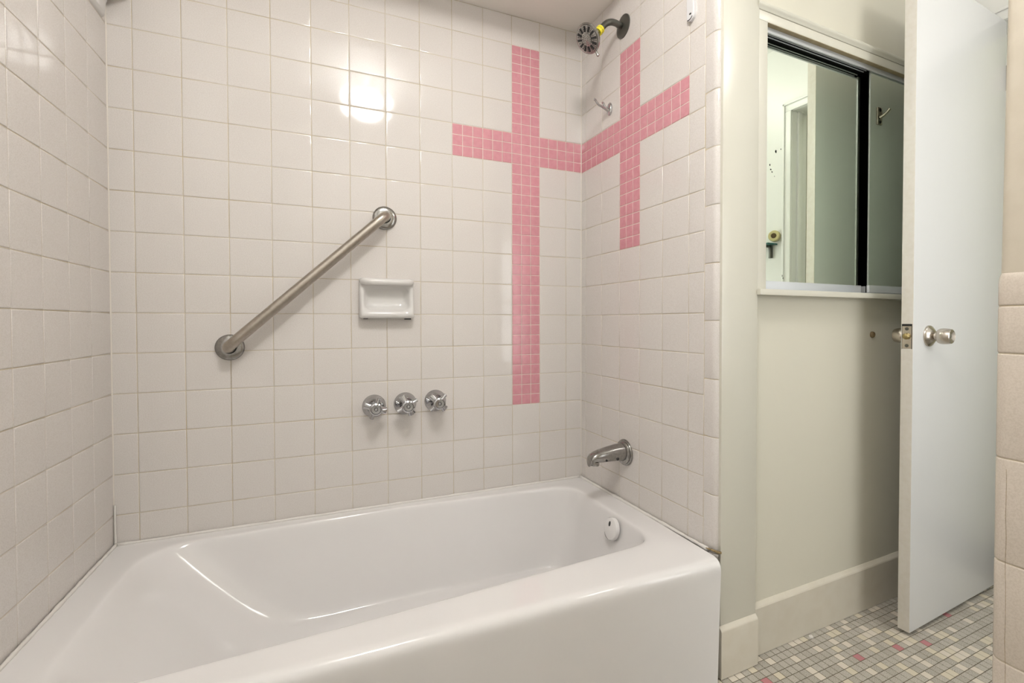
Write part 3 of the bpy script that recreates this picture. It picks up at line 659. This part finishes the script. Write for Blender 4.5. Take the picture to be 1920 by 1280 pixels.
for side, s_ in ((0.0, 1), (TH, -1)):
    o_ = Vector(dpt(KA, side, KZ)); ax_ = kax * s_
    bm = B(); lathe(bm, o_, ax_, [(0.29, 0.0), (0.29, 0.03), (0.275, 0.055), (0.17, 0.13), (0.11, 0.155)], 40)
    rs_ = obj('knob_rosette', bm, m_nickel, dr_)
    bm = B(); lathe(bm, o_, ax_, [(0.10, 0.14), (0.10, 0.20), (0.125, 0.21), (0.185, 0.235), (0.207, 0.28), (0.214, 0.35), (0.205, 0.45), (0.188, 0.515), (0.168, 0.53), (0.06, 0.47), (0.055, 0.47)], 40)
    kn = obj('door_knob', bm, m_nickel, dr_)
    if s_ > 0:
        bm = B(); lathe(bm, o_ + ax_ * 0.46, ax_, [(0.052, 0), (0.05, 0.035), (0.03, 0.04)], 18); obj('lock_button', bm, m_chrome, kn)
bm = B()
def edgebox(d0, d1, z0, z1, o0, o1, mi=0): return hexa(bm, [D(-o1, d0, z0), D(-o0, d0, z0), D(-o0, d1, z0), D(-o1, d1, z0), D(-o1, d0, z1), D(-o0, d0, z1), D(-o0, d1, z1), D(-o1, d1, z1)], mi)
edgebox(0.035, 0.25, KZ - 0.33, KZ + 0.27, -0.01, 0.010)
lp = obj('latch_plate', bm, m_nickel, dr_, smooth=False)
bm = B(); edgebox(0.03, 0.255, KZ + 0.27, KZ + 0.33, -0.01, 0.003); edgebox(0.022, 0.036, KZ - 0.34, KZ + 0.33, -0.01, 0.003); edgebox(0.25, 0.262, KZ - 0.34, KZ + 0.33, -0.01, 0.003)
obj('latch_recess', bm, m_slot, lp, smooth=False)
bm = B(); lathe(bm, D(0, 0.142, KZ), (-1, -0.07, 0), [(0.085, 0.0), (0.085, 0.06), (0.06, 0.10), (0.02, 0.115)], 24); obj('latch_bolt', bm, m_brass, lp)
bm = B()
for zz in (KZ + 0.20, KZ - 0.25): lathe(bm, D(0, 0.142, zz), (-1, -0.07, 0), [(0.045, 0.0), (0.045, 0.016), (0.02, 0.012)], 14)
obj('screw', bm, m_dark, lp)
# coat hook on the back of the door, seen in the mirror
hx, hz = 2.42, 6.45
bm = B(); dbox(bm, hx - 0.12, hx + 0.12, TH, TH + 0.06, hz - 0.28, hz + 0.28, 0, 0.02)
ch_ = obj('coat_hook', bm, m_nickel, dr_)
bm = B(); q = [Vector(D(hx, TH + 0.05, hz - 0.05)), Vector(D(hx + 0.03, TH + 0.14, hz - 0.01)), Vector(D(hx + 0.05, TH + 0.25, hz + 0.07)), Vector(D(hx + 0.07, TH + 0.31, hz + 0.15))]
tube(bm, q, [0.06, 0.05, 0.04, 0.05], 12); obj('hook', bm, m_nickel, ch_)
bm = B()
for zz in (hz - 0.19, hz + 0.19): lathe(bm, D(hx, TH + 0.055, zz), (-DS, 1, 0), [(0.06, 0), (0.055, 0.014), (0.02, 0.016)], 14)
obj('screw', bm, m_slot, ch_)
# hinges at the wall
bm = B()
for zz in (7.4, 0.2, -7.2): lathe(bm, D(DW + 0.03, -0.02, zz - 0.38), (0, 0, 1), [(0.055, 0), (0.055, 0.76)], 16)
obj('hinge', bm, m_nickel, dr_)

# ------------------------------------------------------------------ small things on the walls
wb = W(19.13, 0, -0.62)
bmp = thing('door_bumper', 'small round brown stop on the wall beside the door latch', 'door stop', wb)
bm = B(); lathe(bm, wb, (SL, -1, 0), [(0.092, 0.0), (0.092, 0.03), (0.08, 0.06), (0.05, 0.075), (0.035, 0.06)], 24); obj('stop', bm, m_rubber, bmp)
# things on the doorway wall that only show in the mirror
yR, zR = -12.40, 3.74
rl = thing('wall_holder', 'round yellowed holder with a dark centre, seen in the mirror above the glass shelf', 'holder', (24.1, yR, zR))
bm = B(); lathe(bm, (24.1, yR, zR), (-1, 0.35, 0), [(0.24, -0.02), (0.25, 0.05), (0.25, 0.10), (0.21, 0.12), (0.21, 0.15), (0.255, 0.17), (0.255, 0.27), (0.23, 0.30), (0.12, 0.30), (0.11, 0.27)], 32); obj('disc', bm, m_roll, rl)
bm = B(); lathe(bm, (24.1, yR, zR), (-1, 0.35, 0), [(0.112, 0.25), (0.11, 0.305), (0.10, 0.306)], 24); obj('hole', bm, m_brown, rl)
gs = thing('glass_shelf', 'glass shelf on dark brackets, its end seen in the mirror', 'shelf', (24.1, -13.6, 3.2))
bm = B(); box(bm, (23.42, -15.4, 3.33), (24.08, -12.29, 3.40), 0, 0.01); obj('shelf_glass', bm, m_glassedge, gs)
for yy in (-12.62, -15.05):
    bm = B(); box(bm, (23.98, yy - 0.08, 2.75), (24.1, yy + 0.08, 3.33), 0, 0.02); box(bm, (23.66, yy - 0.05, 3.24), (24.05, yy + 0.05, 3.33), 0, 0.02); obj('bracket', bm, m_dark, gs)
# paint flake on the floor
bm = B()
v_ = [(16.12, -6.20), (16.17, -6.16), (16.24, -6.21), (16.20, -6.27), (16.13, -6.25)]
lo = [bm.verts.new((x, y, FZ + 0.002)) for x, y in v_]; hi = [bm.verts.new((x + R.uniform(-.01, .01), y, FZ + R.uniform(0.02, 0.05))) for x, y in v_]
for i in range(5): bm.faces.new((lo[i], lo[(i + 1) % 5], hi[(i + 1) % 5], hi[i]))
bm.faces.new(hi); bm.faces.new(lo[::-1])
tag(obj('paint_flake', bm, m_caulk, base=(16.17, -6.2, FZ), smooth=False), 'tiny white paint flake on the floor at the foot of the long baseboard', 'flake')

# ------------------------------------------------------------------ lamps
def lamp(loc, gm, label):
    x, y, z = loc; l = thing('ceiling_light', label, 'ceiling light', (x, y, CEIL))
    bm = B(); lathe(bm, (x, y, CEIL), (0, 0, -1), [(0.55, 0.0), (0.55, 0.06), (0.42, 0.14), (0.10, 0.18), (0.10, CEIL - z - 0.45)], 32); obj('canopy', bm, m_nickel, l)
    bm = B(); lathe(bm, (x, y, z), (0, 0, -1), [(0.3, -0.60), (0.62, -0.52), (0.86, -0.36), (1.02, -0.14), (1.06, 0.06), (0.98, 0.24), (0.78, 0.40), (0.45, 0.50), (0.0001, 0.53)], 40, cap1=False)
    obj('glass_globe', bm, gm, l, sharp=0)
lamp((6.35, -11.8, 11.2), m_glow1, 'frosted globe ceiling light over the bathtub side of the room')
lamp((26.0, -4.9, 11.0), m_glow3, 'added globe fill light, unseen in the hallway beyond the doorway')  # added out of view to brighten the door jamb
lamp((19.2, -15.0, 11.5), m_glow2, 'frosted globe ceiling light by the doorway and mirror cabinet')

# ------------------------------------------------------------------ camera, world, view
w_ = bpy.data.worlds.new('World'); sc.world = w_; w_.use_nodes = True
w_.node_tree.nodes['Background'].inputs[0].default_value = (0.9, 0.95, 1, 1); w_.node_tree.nodes['Background'].inputs[1].default_value = 0.3
yaw, pit, rol = 0.4118, -0.0178, -0.0012
fw = Vector((math.sin(yaw) * math.cos(pit), math.cos(yaw) * math.cos(pit), math.sin(pit)))
rt = Vector((math.cos(yaw), -math.sin(yaw), 0)); up = rt.cross(fw)
r2 = rt * math.cos(rol) + up * math.sin(rol); u2 = -rt * math.sin(rol) + up * math.cos(rol)
cam = bpy.data.cameras.new('camera'); co = bpy.data.objects.new('camera', cam); C.objects.link(co)
mm = Matrix((r2, u2, -fw)).transposed().to_4x4(); mm.translation = M((4.318, -14.939, -0.2287)); co.matrix_world = mm
cam.sensor_width = 36; cam.sensor_fit = 'HORIZONTAL'; cam.lens = 901.07 / 1920 * 36
cam.shift_x = -44.23 / 1920; cam.shift_y = -21.0 / 1920; cam.clip_start = 0.02
sc.camera = co
sc.view_settings.view_transform = 'Standard'; sc.view_settings.look = 'None'; sc.view_settings.exposure = 0.0; sc.view_settings.gamma = 1
sc.view_settings.use_curve_mapping = False
